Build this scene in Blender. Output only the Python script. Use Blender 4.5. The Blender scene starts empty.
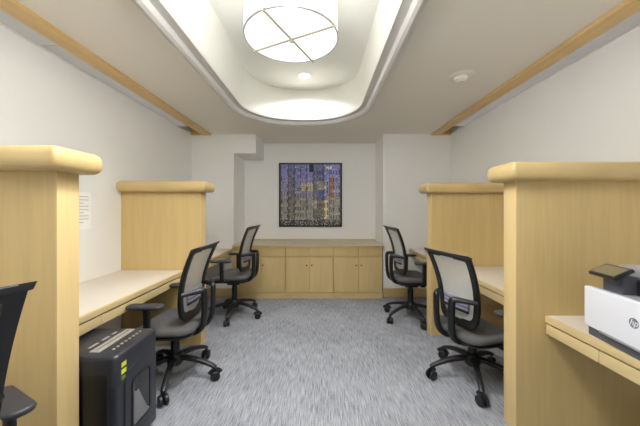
import bpy, bmesh, math, random
from mathutils import Vector, Matrix
random.seed(7)
S = bpy.context.scene
COL = S.collection
R = math.radians

# ------------------------------------------------------------ materials
def lin(c):
    c = c/255.0
    return c/12.92 if c <= 0.04045 else ((c+0.055)/1.055)**2.4
def rgb(r, g, b): return (lin(r), lin(g), lin(b), 1)
def newmat(name):
    m = bpy.data.materials.new(name); m.use_nodes = True
    nt = m.node_tree
    return m, nt, nt.nodes['Principled BSDF']
def mat(name, col, rough=.5, metal=0, spec=.5, noise=0, nscale=(8,8,8), bump=0, bscale=200):
    m, nt, b = newmat(name)
    b.inputs['Base Color'].default_value = col
    b.inputs['Roughness'].default_value = rough
    b.inputs['Metallic'].default_value = metal
    b.inputs['Specular IOR Level'].default_value = spec
    tc = nt.nodes.new('ShaderNodeTexCoord')
    if noise:
        mp = nt.nodes.new('ShaderNodeMapping'); mp.inputs['Scale'].default_value = nscale
        nz = nt.nodes.new('ShaderNodeTexNoise'); nz.inputs['Scale'].default_value = 1; nz.inputs['Detail'].default_value = 5
        mx = nt.nodes.new('ShaderNodeMix'); mx.data_type = 'RGBA'
        mx.inputs['A'].default_value = tuple(c*(1-noise) for c in col[:3])+(1,)
        mx.inputs['B'].default_value = tuple(min(1, c*(1+noise)) for c in col[:3])+(1,)
        nt.links.new(tc.outputs['Object'], mp.inputs[0]); nt.links.new(mp.outputs[0], nz.inputs['Vector'])
        nt.links.new(nz.outputs['Fac'], mx.inputs['Factor']); nt.links.new(mx.outputs['Result'], b.inputs['Base Color'])
    if bump:
        n2 = nt.nodes.new('ShaderNodeTexNoise'); n2.inputs['Scale'].default_value = bscale
        bp = nt.nodes.new('ShaderNodeBump'); bp.inputs['Strength'].default_value = bump; bp.inputs['Distance'].default_value = .002
        nt.links.new(tc.outputs['Object'], n2.inputs['Vector']); nt.links.new(n2.outputs['Fac'], bp.inputs['Height'])
        nt.links.new(bp.outputs[0], b.inputs['Normal'])
    return m
def emis(name, col, strength, base=(.9,.9,.9,1)):
    m, nt, b = newmat(name)
    b.inputs['Base Color'].default_value = base
    b.inputs['Emission Color'].default_value = col
    b.inputs['Emission Strength'].default_value = strength
    return m
def wood(name, col, grain=(40,40,2.2), amt=.10, rough=.42):
    m, nt, b = newmat(name)
    tc = nt.nodes.new('ShaderNodeTexCoord')
    mp = nt.nodes.new('ShaderNodeMapping'); mp.inputs['Scale'].default_value = grain
    nz = nt.nodes.new('ShaderNodeTexNoise'); nz.inputs['Scale'].default_value = 1; nz.inputs['Detail'].default_value = 6; nz.inputs['Distortion'].default_value = .6
    n2 = nt.nodes.new('ShaderNodeTexNoise'); n2.inputs['Scale'].default_value = 1.0; n2.inputs['Detail'].default_value = 2
    mp2 = nt.nodes.new('ShaderNodeMapping'); mp2.inputs['Scale'].default_value = (5,5,.6) if grain[2] < grain[0] else (5,.8,5)
    ad = nt.nodes.new('ShaderNodeMath'); ad.operation = 'ADD'
    rp = nt.nodes.new('ShaderNodeValToRGB')
    e = rp.color_ramp.elements
    e[0].position = .7; e[1].position = 1.3/1.0 if False else 1.0
    c = col
    e[0].color = tuple(x*(1-amt) for x in c[:3])+(1,)
    e[1].color = tuple(min(1, x*(1+amt*.6)) for x in c[:3])+(1,)
    hv = nt.nodes.new('ShaderNodeMath'); hv.operation = 'MULTIPLY'; hv.inputs[1].default_value = .85
    L = nt.links.new
    L(tc.outputs['Object'], mp.inputs[0]); L(mp.outputs[0], nz.inputs['Vector'])
    L(tc.outputs['Object'], mp2.inputs[0]); L(mp2.outputs[0], n2.inputs['Vector'])
    L(nz.outputs['Fac'], ad.inputs[0]); L(n2.outputs['Fac'], ad.inputs[1]); L(ad.outputs[0], hv.inputs[0])
    L(hv.outputs[0], rp.inputs[0]); L(rp.outputs[0], b.inputs['Base Color'])
    b.inputs['Roughness'].default_value = rough
    b.inputs['Specular IOR Level'].default_value = .4
    return m

M = {}
M['wall'] = mat('painted_wall', rgb(241,241,239), .85, spec=.2, noise=.02, nscale=(2,2,2), bump=.05, bscale=300)
M['ceil'] = mat('painted_ceiling', rgb(236,231,221), .9, spec=.1, noise=.015, nscale=(1.5,1.5,1.5))
M['coffer'] = mat('coffer_paint', rgb(216,215,208), .8, spec=.2, noise=.01)
M['lip'] = mat('coffer_molding', rgb(204,200,195), .35, spec=.5)
M['wood'] = wood('maple_veneer', rgb(208,182,126), amt=.06)
M['woodx'] = wood('maple_edge', rgb(210,188,140), (40,2.2,40), .06)
M['woodl'] = wood('maple_light', rgb(216,190,136), (40,40,2.2), .05)
M['woodc'] = wood('maple_cap', rgb(208,183,130), (2.2,40,40), .06, .35)
M['orange'] = wood('honey_wood_trim', rgb(222,188,128), (40,2.2,40), .08)
M['top'] = mat('pale_laminate', rgb(214,206,194), .4, noise=.03, nscale=(12,12,12))
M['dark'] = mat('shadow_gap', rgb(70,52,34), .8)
M['plastic'] = mat('black_plastic', rgb(25,26,29), .45, noise=.05, nscale=(30,30,30))
M['frame'] = mat('black_frame_plastic', rgb(19,20,23), .4)
M['greypl'] = mat('dark_grey_plastic', rgb(52,53,58), .5)
M['seat'] = mat('charcoal_seat_fabric', rgb(90,89,89), .92, spec=.15, noise=.12, nscale=(150,150,150), bump=.4, bscale=500)
M['lumbar'] = mat('lavender_grey_pad', rgb(148,149,170), .6)
M['metal'] = mat('chrome', rgb(200,200,202), .25, metal=1)
M['brass'] = mat('brushed_brass', rgb(176,172,152), .45, metal=.2)
M['bronze'] = mat('knob_bronze', rgb(104,78,46), .35, metal=.7)
M['white'] = mat('printer_white', rgb(226,228,236), .4, noise=.01)
M['pgrey'] = mat('printer_grey', rgb(84,86,94), .5)
M['pmid'] = mat('printer_mid_grey', rgb(150,151,156), .5)
M['pdark'] = mat('printer_dark', rgb(34,33,36), .35)
M['screen'] = mat('touchscreen_off', rgb(122,112,88), .3)
M['shred'] = mat('shredder_body', rgb(38,40,48), .36)
M['shredg'] = mat('shredder_gloss', rgb(14,14,16), .3)
M['silver'] = mat('silver_strip', rgb(165,163,158), .4, metal=.3)
M['yellow'] = mat('yellow_label', rgb(206,214,60), .5)
M['olive'] = mat('dim_label', rgb(112,120,60), .5)
M['scrap'] = mat('paper_scraps', rgb(120,121,126), .8)
M['window'] = mat('bin_window', rgb(38,38,42), .15)
M['paper'] = mat('white_paper', rgb(252,252,252), .6)
M['ink'] = mat('grey_ink', rgb(196,196,200), .7)
M['picframe'] = mat('black_picture_frame', rgb(20,20,22), .4)
M['slot'] = emis('grey_diffuser_glow', (1,.99,.97,1), .04, rgb(170,168,165))  # unlit lens; faint glow added to lift its grey
M['slotdark'] = mat('dark_slot', rgb(60,60,58), .6)
M['logo'] = mat('logo_grey', rgb(120,122,132), .4)
M['fix'] = mat('white_fixture', rgb(222,217,210), .5)
M['det'] = mat('detector_plastic', rgb(232,226,216), .55)
M['drum'] = emis('lit_drum_shade', (1,.99,.96,1), .42)
M['lamp'] = emis('lit_diffuser', (1,.99,.97,1), .33)
M['drum_fill'] = emis('fill_drum_shade', (.98,.99,1,1), 8.4)  # strong glow for the added pendant only
M['lamp_fill'] = emis('fill_diffuser', (1,.99,.97,1), 2.5)
M['down'] = emis('lit_downlight', (1,.99,.97,1), 3)

# mesh back fabric: see-through weave
m, nt, b = newmat('mesh_fabric')
b.inputs['Base Color'].default_value = rgb(204,205,200); b.inputs['Roughness'].default_value = .8
tr = nt.nodes.new('ShaderNodeBsdfTransparent'); mx = nt.nodes.new('ShaderNodeMixShader')
tc = nt.nodes.new('ShaderNodeTexCoord'); wv = nt.nodes.new('ShaderNodeTexWave'); wv.bands_direction = 'Z'; wv.inputs['Scale'].default_value = 60
mr = nt.nodes.new('ShaderNodeMapRange'); mr.inputs['To Min'].default_value = .72; mr.inputs['To Max'].default_value = .88
nt.links.new(tc.outputs['Object'], wv.inputs['Vector']); nt.links.new(wv.outputs['Fac'], mr.inputs['Value'])
nt.links.new(mr.outputs[0], mx.inputs[0]); nt.links.new(tr.outputs[0], mx.inputs[1]); nt.links.new(b.outputs[0], mx.inputs[2])
nt.links.new(mx.outputs[0], nt.nodes['Material Output'].inputs[0])
M['mesh'] = m

# carpet: short streaks along the room
m, nt, b = newmat('streaked_carpet')
tc = nt.nodes.new('ShaderNodeTexCoord')
L = nt.links.new
def nzs(scale, det, w=0):
    mp = nt.nodes.new('ShaderNodeMapping'); mp.inputs['Scale'].default_value = scale; mp.inputs['Location'].default_value = (w, w, 0)
    mp.inputs['Rotation'].default_value = (0,0,R(3))
    n = nt.nodes.new('ShaderNodeTexNoise'); n.inputs['Scale'].default_value = 1; n.inputs['Detail'].default_value = det
    L(tc.outputs['Object'], mp.inputs[0]); L(mp.outputs[0], n.inputs['Vector']); return n
a1 = nzs((150, 9, 1), 2); a2 = nzs((3, 2.2, 1), 3, 5); a3 = nzs((300, 60, 1), 2, 9)
ad = nt.nodes.new('ShaderNodeMath'); ad.operation = 'MULTIPLY_ADD'; ad.inputs[1].default_value = .3
L(a2.outputs['Fac'], ad.inputs[0]); L(a1.outputs['Fac'], ad.inputs[2])
ad2 = nt.nodes.new('ShaderNodeMath'); ad2.operation = 'MULTIPLY_ADD'; ad2.inputs[1].default_value = .35
L(a3.outputs['Fac'], ad2.inputs[0]); L(ad.outputs[0], ad2.inputs[2])
rp = nt.nodes.new('ShaderNodeValToRGB'); e = rp.color_ramp.elements
e[0].position = .60; e[0].color = rgb(110,114,121); e[1].position = 1.0; e[1].color = rgb(164,166,173)
L(ad2.outputs[0], rp.inputs[0]); L(rp.outputs[0], b.inputs['Base Color'])
b.inputs['Roughness'].default_value = .95; b.inputs['Specular IOR Level'].default_value = .1
bp = nt.nodes.new('ShaderNodeBump'); bp.inputs['Strength'].default_value = .35; bp.inputs['Distance'].default_value = .004
L(ad2.outputs[0], bp.inputs['Height']); L(bp.outputs[0], b.inputs['Normal'])
M['carpet'] = m

m, nt, b = newmat('painted_canvas')
at = nt.nodes.new('ShaderNodeVertexColor'); at.layer_name = 'paint'
nt.links.new(at.outputs[0], b.inputs['Base Color']); b.inputs['Roughness'].default_value = .6
M['canvas'] = m

# ------------------------------------------------------------ mesh helpers
def finish(bm, name, m, parent=None, smooth=True, ang=38):
    bmesh.ops.recalc_face_normals(bm, faces=bm.faces)
    for f in bm.faces: f.smooth = smooth
    if smooth:
        for ed in bm.edges:
            if len(ed.link_faces) == 2 and ed.calc_face_angle(0) > R(ang): ed.smooth = False
    me = bpy.data.meshes.new(name); bm.to_mesh(me); bm.free()
    me.materials.append(m)
    o = bpy.data.objects.new(name, me); COL.objects.link(o)
    if parent: o.parent = parent
    return o
def box(bm, x0, x1, y0, y1, z0, z1, bev=0, seg=2, mtx=None):
    t = bmesh.new()
    vs = [t.verts.new((x, y, z)) for x in (x0, x1) for y in (y0, y1) for z in (z0, z1)]
    for f in ((0,1,3,2),(4,6,7,5),(0,4,5,1),(2,3,7,6),(0,2,6,4),(1,5,7,3)):
        t.faces.new([vs[i] for i in f])
    if bev: bmesh.ops.bevel(t, geom=list(t.edges), offset=bev, segments=seg, profile=.6, affect='EDGES', clamp_overlap=True)
    if mtx: bmesh.ops.transform(t, matrix=mtx, verts=t.verts)
    join(bm, t)
def join(bm, t):
    me = bpy.data.meshes.new('tmp'); t.to_mesh(me); t.free(); bm.from_mesh(me); bpy.data.meshes.remove(me)
def loft(bm, rings, closed=True, cap=True, loop=False):
    V = [[bm.verts.new(p) for p in r] for r in rings]
    n = len(V[0]); m_ = len(V)
    for i in range(m_ if loop else m_-1):
        a, c = V[i], V[(i+1) % m_]
        for j in range(n if closed else n-1):
            k = (j+1) % n
            bm.faces.new((a[j], a[k], c[k], c[j]))
    if cap and not loop and closed:
        bm.faces.new(list(reversed(V[0]))); bm.faces.new(V[-1])
    return V
def tube(bm, pts, ra, rb=None, n=12, up=(0,0,1), sq=1.0, loop=False):
    """sweep an ellipse; ra across the sideways axis, rb along the other; lists allowed"""
    pts = [Vector(p) for p in pts]; N = len(pts)
    if rb is None: rb = ra
    A = ra if isinstance(ra, (list, tuple)) else [ra]*N
    B = rb if isinstance(rb, (list, tuple)) else [rb]*N
    rings = []; prev = None
    for i, p in enumerate(pts):
        if loop: d = pts[(i+1) % N]-pts[i-1]
        else: d = pts[min(i+1, N-1)]-pts[max(i-1, 0)]
        d.normalize()
        u = Vector(up) if prev is None else prev
        s = d.cross(u)
        if s.length < 1e-4: s = d.cross(Vector((1,0,0)))
        s.normalize(); t = s.cross(d).normalized()
        if not loop: prev = t
        ring = []
        for k in range(n):
            a = 2*math.pi*k/n
            ca, sa = math.cos(a), math.sin(a)
            ca = math.copysign(abs(ca)**sq, ca); sa = math.copysign(abs(sa)**sq, sa)
            ring.append(p+s*ca*A[i]+t*sa*B[i])
        rings.append(ring)
    loft(bm, rings, cap=not loop, loop=loop)
def smoothpath(pts, sub=4):
    P = [Vector(p) for p in pts]; out = []
    for i in range(len(P)-1):
        p0 = P[max(i-1,0)]; p1 = P[i]; p2 = P[i+1]; p3 = P[min(i+2,len(P)-1)]
        for k in range(sub):
            t = k/sub
            out.append(.5*((2*p1)+(p2-p0)*t+(2*p0-5*p1+4*p2-p3)*t*t+(3*p1-p0-3*p2+p3)*t**3))
    out.append(P[-1]); return out
def lathe(bm, prof, c=(0,0,0), n=32, axis='Z', mtx=None):
    t = bmesh.new()
    rings = []
    for r, z in prof:
        ring = []
        for k in range(n):
            a = 2*math.pi*k/n
            p = (r*math.cos(a), r*math.sin(a), z)
            if axis == 'Y': p = (p[0], p[2], p[1])
            if axis == 'X': p = (p[2], p[0], p[1])
            ring.append((p[0]+c[0], p[1]+c[1], p[2]+c[2]))
        rings.append(ring)
    loft(t, rings)
    if mtx: bmesh.ops.transform(t, matrix=mtx, verts=t.verts)
    join(bm, t)
def rrect(x0, x1, y0, y1, r, n=14, sup=1.0):
    pts = []
    for cx, cy, a0 in ((x1-r, y1-r, 0), (x0+r, y1-r, 90), (x0+r, y0+r, 180), (x1-r, y0+r, 270)):
        for k in range(n+1):
            a = R(a0+90*k/n); pts.append((cx+r*math.cos(a), cy+r*math.sin(a)))
    return pts
def empty(name, loc=(0,0,0), rz=0):
    o = bpy.data.objects.new(name, None); COL.objects.link(o)
    o.location = loc; o.rotation_euler = (0,0,rz); o.empty_display_size = .1
    return o
def tag(o, label, cat, group=None):
    o['label'] = label; o['category'] = cat
    if group: o['group'] = group
    return o
def struct(o, label=None):
    o['kind'] = 'structure'
    if label: o['label'] = label
    return o
def bx(name, m, *a, parent=None, bev=0, seg=2, mtx=None):
    bm = bmesh.new(); box(bm, *a, bev=bev, seg=seg, mtx=mtx); return finish(bm, name, m, parent)
def copy_tree(o, parent=None):
    c = o.copy(); COL.objects.link(c)
    if parent: c.parent = parent
    for ch in list(o.children): copy_tree(ch, c)
    return c

# ------------------------------------------------------------ dimensions
H = 1.31                      # camera height
W = 1.93                      # half width of room
CZ = 2.43                     # ceiling
YB, YF, YR = 4.25, 4.85, -2.6 # front wall, alcove back, rear wall
AX0, AX1 = -1.30, .925        # alcove
DZ, DX = .72, 1.31            # desk height / front edge

# ------------------------------------------------------------ room
struct(bx('floor', M['carpet'], -W-.1, W+.1, YR-.1, YF+.1, -.05, 0), 'light grey streaked carpet floor')
struct(bx('wall_left', M['wall'], -W-.1, -W, YR-.1, YF+.1, 0, 2.6), 'off-white left wall above the left desks')
struct(bx('wall_right', M['wall'], W, W+.1, YR-.1, YF+.1, 0, 2.6), 'off-white right wall above the right desks')
bm = bmesh.new()          # rear wall with an added wide window, unseen, for fill light
box(bm, -W, W, YR-.1, YR, 0, .5); box(bm, -W, W, YR-.1, YR, 2.35, 2.6)
box(bm, -W, -1.7, YR-.1, YR, .5, 2.35); box(bm, 1.7, W, YR-.1, YR, .5, 2.35)
struct(finish(bm, 'wall_rear', M['wall']))
bm = bmesh.new()
for x in (-1.7, -.58, .54, 1.66): box(bm, x, x+.04, YR-.08, YR-.03, .5, 2.35)
box(bm, -1.7, 1.7, YR-.08, YR-.03, .5, .54); box(bm, -1.7, 1.7, YR-.08, YR-.03, 2.31, 2.35)
struct(finish(bm, 'added_window_1', M['fix']))  # frame of the added window, never in view
li = bpy.data.lights.new('added_daylight', 'AREA'); li.shape = 'RECTANGLE'; li.size = 3.3; li.size_y = 1.8; li.energy = 3; li.color = (.97, .985, 1)  # added area light, fills the room from behind the viewer
lo = bpy.data.objects.new('added_daylight', li); COL.objects.link(lo); lo.location = (0, YR-.12, 1.42); lo.rotation_euler = (R(90), 0, 0)
bm = bmesh.new()
box(bm, -W, AX0, YB, YF+.1, 0, 2.6); box(bm, AX0, -.97, YB, YF+.1, 2.14, 2.6)
struct(finish(bm, 'wall_front_left', M['wall']), 'off-white front wall left of alcove with soffit')
struct(bx('wall_front_right', M['wall'], AX1, W, YB, YF+.1, 0, 2.6), 'off-white front wall right of alcove')
struct(bx('wall_front', M['wall'], AX0, AX1, YF, YF+.1, 0, 2.6), 'off-white alcove back wall')

# ceiling with coffer opening and side slots
Y0C = -1.5
hole = rrect(-.915, .49, Y0C, 3.60, .62)
topl = rrect(-.85, .443, Y0C, 3.80, .58)
bm = bmesh.new()
SX = 1.70
def ring_edges(pts, z):
    vs = [bm.verts.new((x, y, z)) for x, y in pts]
    es = [bm.edges.new((vs[i], vs[(i+1) % len(vs)])) for i in range(len(vs))]
    return vs, es
ov, oe = ring_edges([(-SX, YR), (SX, YR), (SX, YF), (-SX, YF)], CZ)
hv, he = ring_edges(hole, CZ)
bmesh.ops.triangle_fill(bm, use_beauty=True, edges=oe+he)
for s in (-1, 1):     # beyond the slots and above them
    vs = [bm.verts.new(p) for p in ((s*SX, YR, CZ), (s*SX, YR, 2.56), (s*(W+.02), YR, 2.56), (s*(W+.02), YF, 2.56), (s*SX, YF, 2.56), (s*SX, YF, CZ))]
    bm.faces.new((vs[0], vs[1], vs[4], vs[5])); bm.faces.new((vs[1], vs[2], vs[3], vs[4]))
c_ = finish(bm, 'ceiling', M['ceil'], smooth=False); struct(c_, 'flat taupe-white ceiling around the coffer')
# coffer well
bm = bmesh.new()
hole = rrect(-.858, .433, Y0C, 3.545, .57)
rings = [[(x, y, CZ-.014) for x, y in hole]]
NN = len(hole)
for t, z in ((.35, 2.60), (.7, 2.75), (.9, 2.85)):
    rings.append([(hole[i][0]*(1-t)+topl[i][0]*t, hole[i][1]*(1-t)+topl[i][1]*t, z) for i in range(NN)])
ctr = (-.2, 1.2)
rings.append([(topl[i][0], topl[i][1], 2.895) for i in range(NN)])
rings.append([(topl[i][0]*.97+ctr[0]*.03, topl[i][1]*.985+ctr[1]*.015, 2.91) for i in range(NN)])
V = loft(bm, rings, cap=False)
bm.faces.new(V[-1])
well = finish(bm, 'ceiling_coffer', M['coffer'], ang=50); struct(well, 'bright white raised coffer with rounded corners')
bm = bmesh.new()
prof = [(.080, 2.44), (.080, 2.412), (.072, 2.392), (.052, 2.376), (.030, 2.372), (.010, 2.382), (.000, 2.400), (-.004, 2.414), (-.015, 2.418), (-.059, 2.418), (-.060, 2.445)]
loft(bm, [[(x, y, z) for x, y in rrect(-.915-d, .49+d, Y0C-d, 3.60+d, .62+d)] for d, z in prof], cap=False)
struct(finish(bm, 'trim_1', M['lip'], ang=30), 'rounded white molding around the ceiling coffer')

# honey wood frames of the ceiling slots
for s, nm, side in ((-1, 'trim_2', 'left'), (1, 'trim_3', 'right')):
    bm = bmesh.new()
    a, c = sorted((s*1.635, s*1.765))
    box(bm, a, c, YR, YB, 2.408, 2.55, bev=.003)
    a, c = sorted((s*1.765, s*(W)))
    box(bm, a, c, YB-.045, YB, 2.408, 2.55, bev=.003)
    struct(finish(bm, nm, M['orange']), 'honey wood strip framing the %s ceiling slot' % side)
    a, c = sorted((s*1.920, s*W))
    struct(bx('trim_%d' % (4 if s < 0 else 5), M['wall'], a, c, YR, YB-.045, 2.420, 2.44))
    # diffuser panels
    ys = [(-2.55, -.3), (-.3, 1.95 if s < 0 else 2.1), (1.95 if s < 0 else 2.1, 3.85)]
    for k, (ya, yb) in enumerate(ys[1:]):
        a, c = sorted((s*1.766, s*1.919))
        o = bx('light_diffuser', M['slot'], a, c, ya+.004, yb-.004, 2.428, 2.44, bev=.002)
        tag(o, 'grey diffuser strip in the %s ceiling slot, %s of its two lengths' % (side, 'nearer' if k == 0 else 'farther'), 'light', 'diffusers in the ceiling slots')
    a, c = sorted((s*1.766, s*1.929))
    struct(bx('trim_%d' % (6 if s < 0 else 7), M['slotdark'], a, c, 3.86, YB-.046, 2.5, 2.53))

# baseboards
struct(bx('baseboard_left', M['woodx'], -W, -W+.014, YR, YB, 0, .13, bev=.003))
struct(bx('baseboard_right', M['woodx'], W-.014, W, YR, YB, 0, .13, bev=.003))
struct(bx('baseboard_front_left', M['woodc'], -W+.014, AX0, YB-.014, YB, 0, .13, bev=.003))
struct(bx('baseboard_front_right', M['woodc'], AX1, W-.014, YB-.014, YB, 0, .13, bev=.003), 'maple baseboard under the front wall')

# ------------------------------------------------------------ lights: pendant drum, downlight
def drum(cx, cy, ms='drum', ml='lamp', z=2.61):
    t = empty('pendant_lamp', (cx, cy, z))
    r = .352; top = .27
    bm = bmesh.new()
    lathe(bm, [(r-.004, .012), (r, .012), (r, top), (r-.004, top)], n=64)
    finish(bm, 'lamp_shade', M[ms], t)
    bm = bmesh.new(); lathe(bm, [(.001, .004), (r-.006, .004), (r-.006, .009), (.001, .009)], n=64)
    finish(bm, 'diffuser', M[ml], t)
    for z0, z1 in ((0, .013), (top-.002, top+.010)):
        bm = bmesh.new()
        rr = [[(q*math.cos(a), q*math.sin(a), z) for q, z in ((r-.004, z0), (r+.004, z0), (r+.004, z1), (r-.004, z1))] for a in [2*math.pi*k/64 for k in range(64)]]
        loft(bm, rr, loop=True)
        finish(bm, 'rim', M['metal'], t)
    for a in (153, 65):
        bm = bmesh.new(); d = Vector((math.cos(R(a)), math.sin(R(a)), 0))
        tube(bm, [d*-(r+.018)+Vector((0,0,-.004)), d*(r+.018)+Vector((0,0,-.004))], .0095, .006, n=8)
        finish(bm, 'crossbar', M['brass'], t)
        for s in (-1, 1):
            bm = bmesh.new(); p = d*s*(r+.012)
            tube(bm, [p+Vector((0,0,-.012)), p+Vector((0,0,.296))], .0065, n=8, up=(0,1,0))
            finish(bm, 'rod', M['brass'], t)
    bm = bmesh.new(); lathe(bm, [(.002, -.03), (.012, -.026), (.014, -.016), (.008, -.008), (.012, .0)], n=16)
    finish(bm, 'finial', M['brass'], t)
    bm = bmesh.new(); lathe(bm, [(.001, .27), (.012, .27), (.012, 2.89-z), (.07, 2.89-z), (.07, 2.91-z), (.001, 2.91-z)], n=24); finish(bm, 'canopy', M['brass'], t)
    return t
tag(drum(-.225, 2.18), 'large lit white drum pendant with brass crossbars in the coffer', 'lamp')
p2 = drum(-.225, .68, 'drum_fill', 'lamp_fill', 2.17); tag(p2, 'added drum pendant above the view, there to light the room', 'lamp')  # added unseen pendant, brightens walls and ceiling
li = bpy.data.lights.new('fill_pendant_lamp', 'AREA'); li.shape = 'DISK'; li.size = .66; li.energy = .5; li.color = (1, .99, .98)  # extra lamp under the added pendant
lo = bpy.data.objects.new('fill_pendant_lamp', li); COL.objects.link(lo); lo.parent = p2; lo.location = (0, 0, -.015)
def downlight(x, y, watts, label, spread=130):
    t = empty('downlight', (x, y, 2.91))
    bm = bmesh.new(); lathe(bm, [(.062, 0), (.062, -.003), (.075, -.006), (.085, -.002), (.085, 0)], n=32); finish(bm, 'trim_ring', M['fix'], t)
    bm = bmesh.new(); lathe(bm, [(.001, -.002), (.062, -.002), (.062, 0), (.001, 0)], n=32); finish(bm, 'lens', M['down'], t)
    li = bpy.data.lights.new('downlight_lamp', 'AREA'); li.shape = 'DISK'; li.size = .16; li.spread = R(spread); li.energy = watts; li.color = (1, .995, .985)
    lo = bpy.data.objects.new('downlight_lamp', li); COL.objects.link(lo); lo.parent = t; lo.location = (0, 0, -.008)
    return tag(t, label, 'light', 'recessed downlights in the coffer')
downlight(-.20, 3.42, 3, 'small round lit downlight in the coffer behind the drum pendant', 120)
downlight(-.20, 1.46, 6, 'added fill downlight, out of view, in the coffer just before the drum pendant', 105)  # added for top light on desks and carpet
downlight(-.20, -1.15, 4, 'added fill downlight, out of view, in the coffer at its rear end')  # added unseen lamp for more light from the rear

t = empty('smoke_detector', (1.18, 2.40, CZ))
bm = bmesh.new(); lathe(bm, [(.10, 0), (.10, -.006), (.085, -.012), (.055, -.014), (.055, 0)], n=40); finish(bm, 'base_plate', M['det'], t)
bm = bmesh.new(); lathe(bm, [(.055, -.012), (.055, -.03), (.048, -.038), (.03, -.042), (.028, -.05), (.001, -.052)], n=32); finish(bm, 'sensor_head', M['det'], t)
tag(t, 'round white smoke detector on the ceiling right of the coffer', 'smoke detector')

# ------------------------------------------------------------ partitions
def capmesh(bm, x0, x1, y0, y1, z0, z1):
    # bullnosed slab: offset rings following a half round profile
    h = (z1-z0)/2; zc = (z0+z1)/2; rr = .034
    rings = []
    for k in range(11):
        a = -90+18*k
        off = rr*(1-math.cos(R(a))**.8 if abs(a) < 90 else 1); z = zc+h*math.copysign(abs(math.sin(R(a)))**.9, a)
        rings.append([(p[0], p[1], z) for p in rrect(x0+off, x1-off, y0+off, y1-off, .02, 3)])
    loft(bm, rings)
def partition(s, xe, y0, y1, label):
    """s=-1 left, +1 right; xe = |x| of the aisle end"""
    t = empty('partition', (s*(xe+W)/2, (y0+y1)/2, 0)); ox, oy = t.location.x, t.location.y
    a, c = sorted((s*(xe+.005), s*(W-.001)))
    bx('panel', M['wood'], a-ox, c-ox, y0-oy, y1-oy, 0.0, 1.478, parent=t)
    a, c = sorted((s*xe, s*(xe+.005)))
    bx('end_post', M['woodl'], a-ox, c-ox, y0-oy, y1-oy, 0.0, 1.478, bev=.001, parent=t)
    a, c = sorted((s*(xe-.072), s*(W-.002)))
    bm = bmesh.new(); capmesh(bm, a-ox, c-ox, y0-.085-oy, y1+.068-oy, 1.476, 1.578)
    finish(bm, 'cap_rail', M['woodc'], t, ang=50)
    return tag(t, label, 'partition', 'maple desk partitions')
partition(-1, 1.158, 1.25, 1.364, 'maple desk partition at the left edge, nearest the viewer')
partition(-1, 1.158, 2.75, 2.87, 'maple desk partition on the left behind the shredder bay')
partition(1, 1.135, 1.66, 1.77, 'large maple desk partition on the right beside the printer')
partition(1, 1.135, 2.94, 3.06, 'farther maple desk partition on the right between two chairs')

# ------------------------------------------------------------ desks
def desk(s, y0, y1, joints, label, dz=DZ, gable=None, DX=DX):
    y0 += .003; y1 -= .003
    xm = s*(DX+W)/2
    t = empty('desk', (xm, (y0+y1)/2, 0)); oy = (y0+y1)/2
    def B(name, m, xa, xb, ya, yb, z0, z1, bev=0):
        a, c = sorted((s*xa-xm, s*xb-xm)); return bx(name, m, a, c, ya-oy, yb-oy, z0, z1, bev=bev, parent=t)
    B('worktop', M['top'], DX+.018, W-.001, y0, y1, dz-.035, dz)
    B('edge_strip', M['woodx'], DX, DX+.0179, y0, y1, dz-.037, dz, .003)
    B('rail', M['dark'], DX+.028, DX+.05, y0, y1, dz-.105, dz-.036)  # dark strip, the groove's shade put into its colour
    ys = [y0]+joints+[y1]
    for a, c in zip(ys[:-1], ys[1:]):
        B('apron_panel', M['woodx'], DX+.006, DX+.026, a+.0015, c-.0015, dz-.104, dz-.046, .002)
    B('support_cleat', M['wood'], DX+.06, W-.02, y0, y0+.02, dz-.10, dz-.036)
    B('support_cleat', M['wood'], DX+.06, W-.02, y1-.02, y1, dz-.10, dz-.036)
    if gable: B('end_panel', M['wood'], DX+.03, W-.02, y0+.021, y0+.05, 0, dz-.037)
    return tag(t, label, 'desk', 'built-in desks along the walls')
desk(-1, 1.364, 2.75, [1.71, 2.31], 'built-in desk on the left with pale top, above the shredder')
desk(-1, 2.87, YB, [3.45], 'built-in desk in the far left corner behind the far left partition')
desk(-1, .86, 1.25, [1.1], 'built-in desk beside the chair at the left edge', DX=1.44)
desk(1, 1.77, 2.94, [2.35], 'built-in desk on the right between the two maple partitions')
desk(1, 3.06, YB, [3.65], 'built-in desk in the far right corner beside the front wall')
desk(1, -.2, 1.66, [.74, 1.34], 'built-in desk on the right under the white printer', gable=1, dz=.69, DX=1.30)

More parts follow.
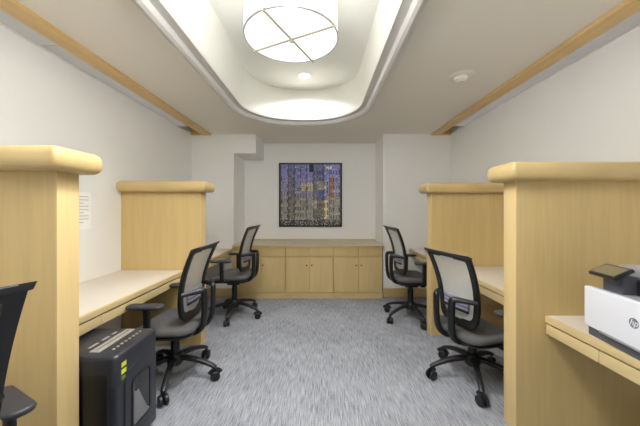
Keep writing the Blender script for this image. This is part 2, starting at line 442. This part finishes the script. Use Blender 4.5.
# ------------------------------------------------------------ cabinets
FY = 4.17
def knob(x, z, par, oy):
    bm = bmesh.new()
    lathe(bm, [(.004, 0), (.004, -.012), (.010, -.016), (.011, -.022), (.006, -.027), (.001, -.027)], c=(x, oy, z), axis='Y', n=14)
    return finish(bm, 'knob', M['bronze'], par)
units = ((-1.24, -.52, -.887, 'left base cabinet of the alcove, partly behind a chair'), (-.52, .18, -.171, 'middle base cabinet of the alcove, under the painting'), (.18, .905, .55, 'right base cabinet of the alcove, next to the right wall corner'))
for x0, x1, xs, lab in units:
    xc = (x0+x1)/2; t = empty('base_cabinet', (xc, (FY+YF)/2, 0)); oy = (FY+YF)/2
    bm = bmesh.new()
    box(bm, x0-xc, x1-xc, FY+.030-oy, YF-.002-oy, .085, .752)
    finish(bm, 'carcass', M['wood'], t)
    bx('plinth', M['woodc'], x0+.001-xc, x1-.001-xc, FY+.004-oy, YF-.05-oy, 0, .084, parent=t)
    for a, c, hs in ((x0+.007, xs-.003, 1), (xs+.003, x1-.007, -1)):
        d = bx('door', M['woodl'], a-xc, c-xc, FY-oy, FY+.02-oy, .09, .604, bev=.002, parent=t)
        hx = (c-.035 if hs > 0 else a+.035)-xc
        knob(hx, .49, d, FY-oy)
        bx('drawer', M['woodl'], a-xc, c-xc, FY-oy, FY+.02-oy, .612, .748, bev=.002, parent=t)
    tag(t, lab, 'cabinet', 'maple base cabinets in the alcove')
bx('panel', M['woodl'], 0, 0, 0, 0, 0, 0) if False else None
t = empty('countertop', (-.185, 4.5, .754))
ox, oy, oz = t.location
bx('slab', M['top'], -1.292-ox, .92-ox, FY-.012-oy, YF-.002-oy, 0, .024, parent=t)
bx('edge_strip', M['woodl'], -1.294-ox, .922-ox, FY-.030-oy, FY-.012-oy, -.002, .025, bev=.003, parent=t)
bx('backsplash', M['woodl'], -1.292-ox, .92-ox, YF-.018-oy, YF-.002-oy, .024, .05, bev=.002, parent=t)
tag(t, 'long pale countertop with maple edge across the alcove cabinets', 'countertop')
o = bx('filler_panel', M['wood'], -1.298, -1.242, FY+.01, YF-.01, 0, .751)
tag(o, 'narrow maple filler panel at the left end of the cabinets', 'panel')

# ------------------------------------------------------------ painting
px0, px1, pz0, pz1 = -.712, .356, 1.008, 2.09
t = empty('painting', ((px0+px1)/2, YF, (pz0+pz1)/2)); ox, oy, oz = t.location
bm = bmesh.new(); fw = .026
pts = lambda e, y: [(px0+e-ox, y, pz0+e-oz), (px1-e-ox, y, pz0+e-oz), (px1-e-ox, y, pz1-e-oz), (px0+e-ox, y, pz1-e-oz)]
corners = []
for i in range(4):
    a = pts(0, -.034)[i]; b_ = pts(fw, -.034)[i]; c = pts(fw, -.002)[i]; d = pts(0, -.002)[i]
    corners.append([a, b_, c, d])
loft(bm, corners, loop=True); finish(bm, 'frame', M['picframe'], t, smooth=False)
NG = 96
bm = bmesh.new(); cl = bm.loops.layers.color.new('paint') if False else None
me = bpy.data.meshes.new('canvas')
rnd = random.Random(3)
w_, h_ = px1-px0-2*fw, pz1-pz0-2*fw
verts = []; faces = []; cols = []
blds = []; uu = 0
while uu < 1:
    wd_ = rnd.uniform(.10, .20); blds.append((uu, uu+wd_, rnd.uniform(.86, 1.2), rnd.uniform(7, 10), rnd.uniform(.022, .032), rnd.random())); uu += wd_
def pcol(u, v):     # u left-right, v top-down, 0..1
    bl = [b_ for b_ in blds if b_[0] <= u < b_[1]][0]
    g = (146, 143, 146)
    k = max(0, min(1, (.60-v)*2.2+.5*(bl[5]-.5)))
    base = [g[i]*(1-k)+(134, 136, 190)[i]*k for i in range(3)]
    if v > .55: base = [base[0]*1.0, base[1]*1.0, base[2]*.92]
    if .33 < u < .55 and .30 < v < .44: base = [186, 176, 156]
    if .60 < u < .76 and .28 < v < .42: base = [190, 184, 168]
    if .62 < u < .73 and .44 < v < .56: base = [112, 130, 200]
    if .82 < u < .89 and .20 < v < .56: base = [150, 118, 94]
    if .70 < u < .78 and .58 < v < .90: base = [190, 176, 146]
    if .53 < u < .60 and .58 < v < .72: base = [200, 194, 184]
    if .76 < u < .85 and .03 < v < .08: base = [226, 224, 232]
    if .48 < u < .55 and v < .12: base = [44, 42, 56]
    base = [x*bl[2] for x in base]
    row = v*bl[3]+bl[5]; fr = row % 1
    fc = ((u-bl[0])/bl[4]/1.6) % 1
    h1 = math.sin(int(row)*12.9+int((u-bl[0])/bl[4]/1.6)*78.2+bl[5]*9)*43758.5; h1 -= math.floor(h1)
    if .25 < fr < .8 and .28 < fc < .72 and .06 < v < .93 and h1 > .25: base = [x*(.46+.35*h1) for x in base]
    if fr < .09: base = [x*(.7 if h1 < .5 else 1.2) for x in base]
    if u-bl[0] < .012: base = [x*.62 for x in base]
    if v > .91: base = [x*.55 for x in base]
    if v > .88 and rnd.random() < .18: base = [196, 196, 200]
    j = rnd.uniform(.8, 1.2)
    return [max(0, min(255, x*j)) for x in base]
for j in range(NG):
    for i in range(NG):
        u0, u1, v0, v1 = i/NG, (i+1)/NG, j/NG, (j+1)/NG
        b0 = len(verts)
        X = lambda u: px0+fw+u*w_-ox
        Z = lambda v: pz1-fw-v*h_-oz
        verts += [(X(u0), -.02, Z(v1)), (X(u1), -.02, Z(v1)), (X(u1), -.02, Z(v0)), (X(u0), -.02, Z(v0))]
        faces.append((b0, b0+1, b0+2, b0+3))
        c = pcol((u0+u1)/2, (v0+v1)/2); cols.append([lin(x) for x in c]+[1])
# canvas body behind the painted face
b0 = len(verts)
verts += [(px0+fw-ox, -.02, pz0+fw-oz), (px1-fw-ox, -.02, pz0+fw-oz), (px1-fw-ox, -.02, pz1-fw-oz), (px0+fw-ox, -.02, pz1-fw-oz)]
verts += [(x, -.004, z) for x, y, z in verts[b0:b0+4]]
for q in ((0,1,5,4), (1,2,6,5), (2,3,7,6), (3,0,4,7), (4,5,6,7)): faces.append(tuple(b0+i for i in q)); cols.append([.5,.5,.5,1])
me.from_pydata(verts, [], faces)
ca = me.color_attributes.new('paint', 'FLOAT_COLOR', 'CORNER')
li = 0
for f, c in zip(faces, cols):
    for _ in f: ca.data[li].color = c; li += 1
me.materials.append(M['canvas'])
o = bpy.data.objects.new('canvas', me); COL.objects.link(o); o.parent = t
tag(t, 'large square cityscape painting in blue and grey in a black frame', 'painting')

# ------------------------------------------------------------ paper on the left wall
t = empty('paper_notice', (-W, 2.28, 1.295))
bx('sheet', M['paper'], 0.0, .002, -.108, .108, -.15, .15, parent=t)
bm = bmesh.new()
for k in range(9):
    z = .115-k*.026; box(bm, .0021, .0026, -.085, .085-(.05 if k % 3 == 2 else 0), z-.003, z+.003)
finish(bm, 'printed_lines', M['ink'], t)
tag(t, 'white printed sheet taped to the left wall above the desk', 'paper')

# ------------------------------------------------------------ task chair (faces local +x)
def lean(z):      # local x of the back at height z
    k = (z-.47)/.56
    return -.135-.105*k*k+.02*math.sin(math.pi*min(1, max(0, k)))
def make_chair(dz=0.0, rot0=0.0, adz=0.0):
    t = empty('task_chair')
    # base
    bm = bmesh.new(); lathe(bm, [(.001, .11), (.046, .11), (.058, .125), (.058, .175), (.046, .198), (.036, .205), (.001, .205)], n=24)
    hub = finish(bm, 'hub', M['plastic'], t)
    for k in range(5):
        a = rot0+R(72*k); d = Vector((math.cos(a), math.sin(a), 0))
        bm = bmesh.new()
        P = [d*.03+Vector((0,0,.165)), d*.10+Vector((0,0,.162)), d*.20+Vector((0,0,.143)), d*.29+Vector((0,0,.112)), d*.325+Vector((0,0,.092))]
        tube(bm, smoothpath(P, 3), [.027-.012*i/12 for i in range(13)], [.022-.010*i/12 for i in range(13)], n=12, sq=.7)
        leg = finish(bm, 'base_leg', M['plastic'], t)
        c = d*.318
        wd = Vector((-math.sin(a+.5), math.cos(a+.5), 0))
        bm = bmesh.new()
        rot = Matrix.Translation((c.x, c.y, .0352)) @ Matrix.Rotation(a+.5, 4, 'Z')
        for s in (-1, 1):
            lathe(bm, [(.001, s*.008), (.027, s*.008), (.035, s*.010), (.035, s*.026), (.029, s*.031), (.001, s*.031)], n=20, axis='Y', mtx=rot)
        tube(bm, [c+Vector((0,0,.03)), c+Vector((0,0,.094))], .009, n=10, up=(0,1,0))
        arc = [rot @ Vector((.038*math.cos(q), 0, .038*math.sin(q))) for q in [R(20+14*i) for i in range(11)]]
        tube(bm, arc, .022, .004, n=8, up=wd)
        finish(bm, 'caster', M['plastic'], leg)
    bm = bmesh.new()
    lathe(bm, [(.001, .19), (.032, .19), (.032, .29+dz), (.027, .30+dz), (.027, .39+dz), (.001, .39+dz)], n=20)
    finish(bm, 'gas_column', M['frame'], t)
    z = dz
    # mechanism
    bm = bmesh.new()
    box(bm, -.15, .13, -.085, .085, .345+z, .41+z, bev=.02)
    box(bm, -.07, .08, -.05, .05, .315+z, .36+z, bev=.015)
    tube(bm, [(.05, -.06, .385+z), (.06, -.16, .38+z), (.06, -.21, .375+z)], .007, .006, n=8)
    box(bm, .035, .085, -.235, -.19, .368+z, .382+z, bev=.005)
    finish(bm, 'tilt_mechanism', M['plastic'], t)
    # seat
    def seatloop(x0, x1, hw, r): return rrect(x0, x1, -hw, hw, r, 6)
    bm = bmesh.new(); rings = []
    for zz, e in ((.425, .018), (.432, .004), (.447, 0), (.462, .003), (.474, .014), (.480, .032), (.4805, .08)):
        ring = []
        for x, y in seatloop(-.215+e, .245-e, .245-e, max(.03, .10-e)):
            drop = -.035*max(0, (x-.08)/.165)**2 + .010*(abs(y)/.24)**2 - .010*(1 if zz > .47 else 0)*(1-abs(y)/.24)
            ring.append((x, y, zz+z+drop-.018))
        rings.append(ring)
    loft(bm, rings); finish(bm, 'seat', M['seat'], t, ang=60)
    bm = bmesh.new(); rings = []
    for zz, e in ((.368, .08), (.378, .045), (.396, .014), (.411, .006)):
        rings.append([(x, y, zz+z-.030*max(0, (x-.08)/.165)**2) for x, y in seatloop(-.215+e, .245-e, .245-e, .09)])
    loft(bm, rings); finish(bm, 'seat_shell', M['plastic'], t, ang=60)
    # back frame
    zt, zb = 1.025, .492
    def outline(inset_s, inset_t, inset_b, r):
        pts = []
        def hw(zz):
            k = (zz-zb)/(zt-zb); return .192+.040*k-inset_s
        ztt, zbb = zt-inset_t, zb+inset_b
        n = 12
        ys = hw(zbb)
        for k in range(n+1):           # bottom right corner then up
            a = R(-90+90*k/n); pts.append((ys-r+r*math.cos(a), zbb+r+r*math.sin(a)))
        for k in range(1, 9):
            zz = zbb+r+(ztt-.02-zbb-r)*k/8; pts.append((hw(zz), zz))
        for k in range(1, 5):
            a = R(90*k/4); pts.append((hw(ztt)-.018+.018*math.cos(a), ztt-.02+.018*math.sin(a)))
        full = pts+[(-y, zz) for y, zz in reversed(pts)]
        return full
    oo = outline(0, 0, 0, .085); ii = outline(.042, .032, .055, .055)
    bm = bmesh.new(); rings = []
    for (yo, zo), (yi, zi) in zip(oo, ii):
        xo, xi = lean(zo), lean(zi)
        th = .013
        rings.append([(xo-th, yo, zo+z), (xo-th*.2, yo+math.copysign(.003, yo), zo+z), (xo+th, yo*.985, zo+z), (xi+th, yi, zi+z), (xi, yi*.985, zi+z), (xi-th, yi, zi+z)])
    loft(bm, rings, loop=True); bf = finish(bm, 'back_frame', M['frame'], t, ang=50)
    # flared top rail
    bm = bmesh.new(); rings = []
    for k in range(13):
        y = -.245+.49*k/12; e = 1-.5*abs(y/.245)**6; bow = -.010*(1-(y/.245)**2)
        x = lean(zt)+bow*.3
        rings.append([(x+.012, y*.97, zt-.018+z), (x+.010, y*.98, zt+z), (x-.028, y, zt+.014+z), (x-.034*e-.004, y, zt+.010+z), (x-.014, y*.98, zt-.010+z)])
    loft(bm, rings); finish(bm, 'top_rail', M['greypl'], bf, ang=50)
    # mesh panel
    bm = bmesh.new()
    mid = outline(.034, .024, .045, .062)
    rows = 16; prev = None
    def hw_at(zz):
        best = 0
        for i in range(len(mid)//2-1):
            (y0, z0), (y1, z1) = mid[i], mid[i+1]
            if z0 <= zz <= z1 and z1 > z0: return y0+(y1-y0)*(zz-z0)/(z1-z0)
        return mid[len(mid)//2-1][0]-.004
    z_lo, z_hi = mid[0][1]+.0005, mid[len(mid)//2-1][1]
    for k in range(rows+1):
        q = k/rows; zz = z_lo+(z_hi-z_lo)*(q**1.5)
        hw = max(.05, hw_at(zz))
        row = [bm.verts.new((lean(zz)+.002-.018*(1-(j/4-1)**2), hw*(j/4-1), zz+z)) for j in range(9)]
        if prev:
            for j in range(8): bm.faces.new((prev[j], prev[j+1], row[j+1], row[j]))
        prev = row
    finish(bm, 'mesh_panel', M['mesh'], t, ang=80)
    # lumbar pad
    bm = bmesh.new(); rings = []
    for k in range(9):
        y = -.125+.25*k/8; x = lean(.66)-.034+.012*(y/.125)**2
        rings.append([(x-.006, y, .615+z), (x+.006, y, .615+z), (x+.006, y, .70+z), (x-.006, y, .70+z)])
    loft(bm, rings); lp = finish(bm, 'lumbar_pad', M['lumbar'], t)
    bm = bmesh.new()
    for zc in (.612, .645, .675):
        P = [(lean(.66)-.040+.012*(y/.125)**2, y, zc+z) for y in [-.13+.26*k/8 for k in range(9)]]
        rr = .010 if zc < .62 else .003
        tube(bm, P, rr*.6, rr, n=8)
    finish(bm, 'lumbar_bar', M['frame'], lp)
    # back supports
    for s in (-1, 1):
        bm = bmesh.new()
        P = smoothpath([(-.03, s*.045, .385+z), (-.14, s*.06, .378+z), (-.21, s*.07, .395+z), (-.250, s*.078, .450+z), (-.262, s*.082, .56+z), (-.262, s*.085, .66+z), (-.260, s*.088, .692+z), (-.248, s*.10, .705+z), (-.20, s*.145, .703+z), (-.138, s*.198, .695+z)], 4)
        n = len(P)
        tube(bm, P, [.026 if i < n*.65 else .026-.012*(i/n-.65)/.35 for i in range(n)], [.019 if i < n*.8 else .015 for i in range(n)], n=12, sq=.65, up=(0,0,1))
        finish(bm, 'back_support', M['frame'], t, ang=60)
    # arms
    z = dz+adz
    for s in (-1, 1):
        bm = bmesh.new()
        P = smoothpath([(.04, s*.10, .400+z), (.04, s*.20, .400+z), (.045, s*.262, .42+z), (.05, s*.275, .47+z), (.052, s*.276, .56+z), (.055, s*.276, .640+z)], 4)
        tube(bm, P, .014, .024, n=12, sq=.7, up=(1,0,0))
        arm = finish(bm, 'armrest', M['plastic'], t, ang=60)
        bm = bmesh.new(); rings = []
        for zz, e in ((.632, .012), (.638, .003), (.648, 0), (.656, .004), (.659, .014)):
            rings.append([(x, y*1.0+s*.276, zz+z) for x, y in rrect(-.06+e, .185-e, -.043+e, .043-e, .032-e*.5, 6)])
        loft(bm, rings); finish(bm, 'arm_pad', M['greypl'], arm, ang=60)
    return t
G = 'black mesh task chairs'
def place(c, x, y, deg, label):
    c.location = (x, y, 0); c.rotation_euler = (0, 0, R(deg)); return tag(c, label, 'chair', G)
# facing -X is 180 degrees; facing +X is 0
place(make_chair(0.0, R(180-4)), -1.13, 2.21, 180, 'black mesh-back task chair beside the shredder on the left')
place(make_chair(.07, R(180-14)), -1.06, 3.50, 180-3, 'black mesh-back task chair left of the alcove cabinets')
place(make_chair(.065, R(132)), 1.07, 3.41, 4, 'black mesh-back task chair beyond the farther right partition')
place(make_chair(-.045, R(165)), 1.17, 2.20, 15, 'black mesh-back task chair between the two right partitions')
place(make_chair(.065, R(20), -.075), -1.16, .72, 153, 'black mesh-back task chair cut by the left picture edge')

# ------------------------------------------------------------ shredder
x0, x1, y0, y1, zt = -1.40, -.99, 1.376, 1.72, .60
t = empty('paper_shredder', ((x0+x1)/2, (y0+y1)/2, 0)); ox, oy = t.location.x, t.location.y
hx, hy = (x1-x0)/2, (y1-y0)/2
bm = bmesh.new()
box(bm, -hx, hx, -hy+.008, hy, .045, .47, bev=.015, seg=3); finish(bm, 'bin', M['shred'], t)
bm = bmesh.new(); rings = []
for zz, e in ((.44, .0), (.57, -.002), (.584, .002), (.592, .008), (.596, .02)):
    rings.append([(x, y, zz) for x, y in rrect(-hx-.002+e, hx+.004-e, -hy+e, hy-e, .035, 6)])
loft(bm, rings); head = finish(bm, 'cutter_head', M['shred'], t, ang=50)
bx('feed_strip', M['silver'], .042, .094, -hy+.04, hy-.03, .592, .600, bev=.003, parent=head)
bx('feed_slot', M['shredg'], .066, .070, -hy+.06, hy-.05, .5995, .6012, parent=head)
bm = bmesh.new()
for k in range(8): 
    yy = -.10+.03*k; lathe(bm, [(.001, .590), (.007, .590), (.007, .600), (.001, .6005)], c=(.142, yy, 0), n=12)
finish(bm, 'control_button', M['silver'], head)['kind'] = 'stuff'
for ya, yb in ((-.09, -.03), (.0, .05), (.075, .11)):
    bx('marking', M['pmid'], .0, .014, ya, yb, .5945, .5972, parent=head)
bx('front_panel', M['shredg'], -hx+.02, hx-.035, -hy-.001, -hy+.02, .06, .54, bev=.012, seg=3, parent=t)
# aisle side: raised door with window
dr = bx('bin_door', M['shred'], hx-.002, hx+.008, -.115, hy-.03, .08, .49, bev=.006, parent=t)
bm = bmesh.new()
o_ = [(y, z) for y, z in rrect(-.07, .095, .16, .43, .03, 5)]
i_ = [(y, z) for y, z in rrect(-.058, .083, .172, .418, .024, 5)]
loft(bm, [[(hx+.007, *o_[k]), (hx+.013, *o_[k]), (hx+.013, *i_[k]), (hx+.007, *i_[k])] for k in range(len(o_))], loop=True)
finish(bm, 'window_frame', M['shredg'], dr)
bm = bmesh.new(); loft(bm, [[(hx+.007, *p) for p in i_], [(hx+.0095, *p) for p in i_]]); finish(bm, 'window', M['window'], dr)
bm = bmesh.new()
rnd = random.Random(5)
tops = [(-.056, .36), (-.04, .345), (-.02, .35), (.0, .31), (.02, .27), (.04, .235), (.06, .20), (.08, .185)]
V0 = [bm.verts.new((hx+.0098, y, .174)) for y, z in tops]; V1 = [bm.verts.new((hx+.0105+rnd.uniform(0, .001), y, z)) for y, z in tops]
for k in range(7): bm.faces.new((V0[k], V0[k+1], V1[k+1], V1[k]))
bmesh.ops.subdivide_edges(bm, edges=list(bm.edges), cuts=3, use_grid_fill=True)
for v in bm.verts: v.co.x += rnd.uniform(-.0003, .0012)
sc = finish(bm, 'paper_scrap', M['scrap'], dr); sc['kind'] = 'stuff'
for k in range(2):
    bx('label', M['yellow'], hx+.0, hx+.0068, -.142, -.108, .548-.034*k-.022, .548-.034*k, parent=t)
bx('label', M['olive'], hx+.0, hx+.0068, -.142, -.108, .463, .480, parent=t)
bm = bmesh.new()
for a in (-1, 1):
    for c in (-1, 1): lathe(bm, [(.001, .001), (.022, .001), (.022, .046), (.001, .046)], c=(a*(hx-.05), c*(hy-.05), 0), n=14)
finish(bm, 'foot', M['plastic'], t)
tag(t, 'black upright paper shredder with yellow labels under the left desk', 'shredder')

# ------------------------------------------------------------ printer (local +x = front, facing the aisle is -X)
t = empty('printer', (1.318, 1.425, .69), R(0))
t.rotation_euler = (0, 0, R(180-7))
# local frame: front face at x=0 (towards +x outwards), body runs to -x ; width along +y (toward viewer)
D_, W_ = .40, .44
bm = bmesh.new(); box(bm, -D_, -.012, .006, W_, .0, .06, bev=.006); finish(bm, 'base_tray', M['pgrey'], t)
bm = bmesh.new()
box(bm, -D_, -.02, .0, W_, .06, .228, bev=.008)
finish(bm, 'body', M['pgrey'], t)
bm = bmesh.new()
box(bm, -.03, 0, -.004, W_+.004, .045, .238, bev=.006, seg=3)
fp = finish(bm, 'front_panel', M['white'], t)
bx('paper_slot', M['pmid'], -.004, .0035, .09, W_-.09, .042, .052, bev=.001, parent=fp)
# logo disc with letters
cy, cz, rr = .255, .150, .021
bm = bmesh.new(); lathe(bm, [(.001, -.001), (rr, -.001), (rr, .0012), (.001, .0012)], c=(0, cy, cz), axis='X', n=32); lg = finish(bm, 'logo', M['logo'], fp)
cu = bpy.data.curves.new('letters', 'FONT'); cu.body = 'hp'; cu.size = .036; cu.extrude = .0004; cu.shear = .3; cu.align_x = 'CENTER'; cu.align_y = 'CENTER'
to = bpy.data.objects.new('tmp', cu); COL.objects.link(to)
bpy.context.view_layer.update()
me = bpy.data.meshes.new_from_object(to.evaluated_get(bpy.context.evaluated_depsgraph_get()))
bpy.data.objects.remove(to)
me.transform(Matrix.Translation((.0016, cy, cz+.001)) @ Matrix.Rotation(R(90), 4, 'Z') @ Matrix.Rotation(R(90), 4, 'X'))
me.materials.clear(); me.materials.append(M['white'])
o = bpy.data.objects.new('logo_letters', me); COL.objects.link(o); o.parent = lg if False else fp
# output area & scanner
bm = bmesh.new(); box(bm, -.20, -.03, .03, W_-.02, .226, .236, bev=.002); finish(bm, 'output_tray', M['pmid'], t)
bm = bmesh.new(); box(bm, -D_, -.10, .01, W_-.005, .226, .300, bev=.01, seg=3); finish(bm, 'scanner', M['pdark'], t)
bm = bmesh.new(); box(bm, -D_, -.13, .015, W_-.01, .296, .352, bev=.018, seg=3); finish(bm, 'scanner_lid', M['pmid'], t)
bx('lid_strip', M['white'], -.135, -.122, .15, W_-.03, .305, .330, bev=.003, parent=t)
# touchscreen, tilted up
mt = Matrix.Translation((-.038, .098, .328)) @ Matrix.Rotation(R(27), 4, 'Y')
bm = bmesh.new(); box(bm, -.045, .045, -.07, .07, -.008, .008, bev=.004, mtx=mt); tp = finish(bm, 'touchscreen', M['pdark'], t)
bm = bmesh.new(); box(bm, -.035, .035, -.06, .06, .008, .0092, mtx=mt); finish(bm, 'display', M['screen'], tp)
bm = bmesh.new(); box(bm, -.11, -.045, .045, .15, .226, .318, bev=.01); finish(bm, 'screen_mount', M['pgrey'], tp)
tag(t, 'white and grey multifunction printer on the right desk', 'printer')

# ------------------------------------------------------------ world, camera
w = bpy.data.worlds.new('world'); S.world = w; w.use_nodes = True
w.node_tree.nodes['Background'].inputs[0].default_value = (.8,.8,.8,1); w.node_tree.nodes['Background'].inputs[1].default_value = .0
cam = bpy.data.cameras.new('camera'); co = bpy.data.objects.new('camera', cam); COL.objects.link(co)
co.location = (0, 0, H); co.rotation_euler = (R(90), 0, 0)
cam.sensor_width = 36; cam.lens = 285/640*36
cam.shift_x = -1/640; cam.shift_y = -4/640
cam.clip_start = .02
S.camera = co
S.view_settings.view_transform = 'Standard'; S.view_settings.look = 'None'
S.view_settings.gamma = 1; S.view_settings.use_curve_mapping = False
S.view_settings.exposure = 1.7
S.cycles.max_bounces = 14; S.cycles.diffuse_bounces = 10
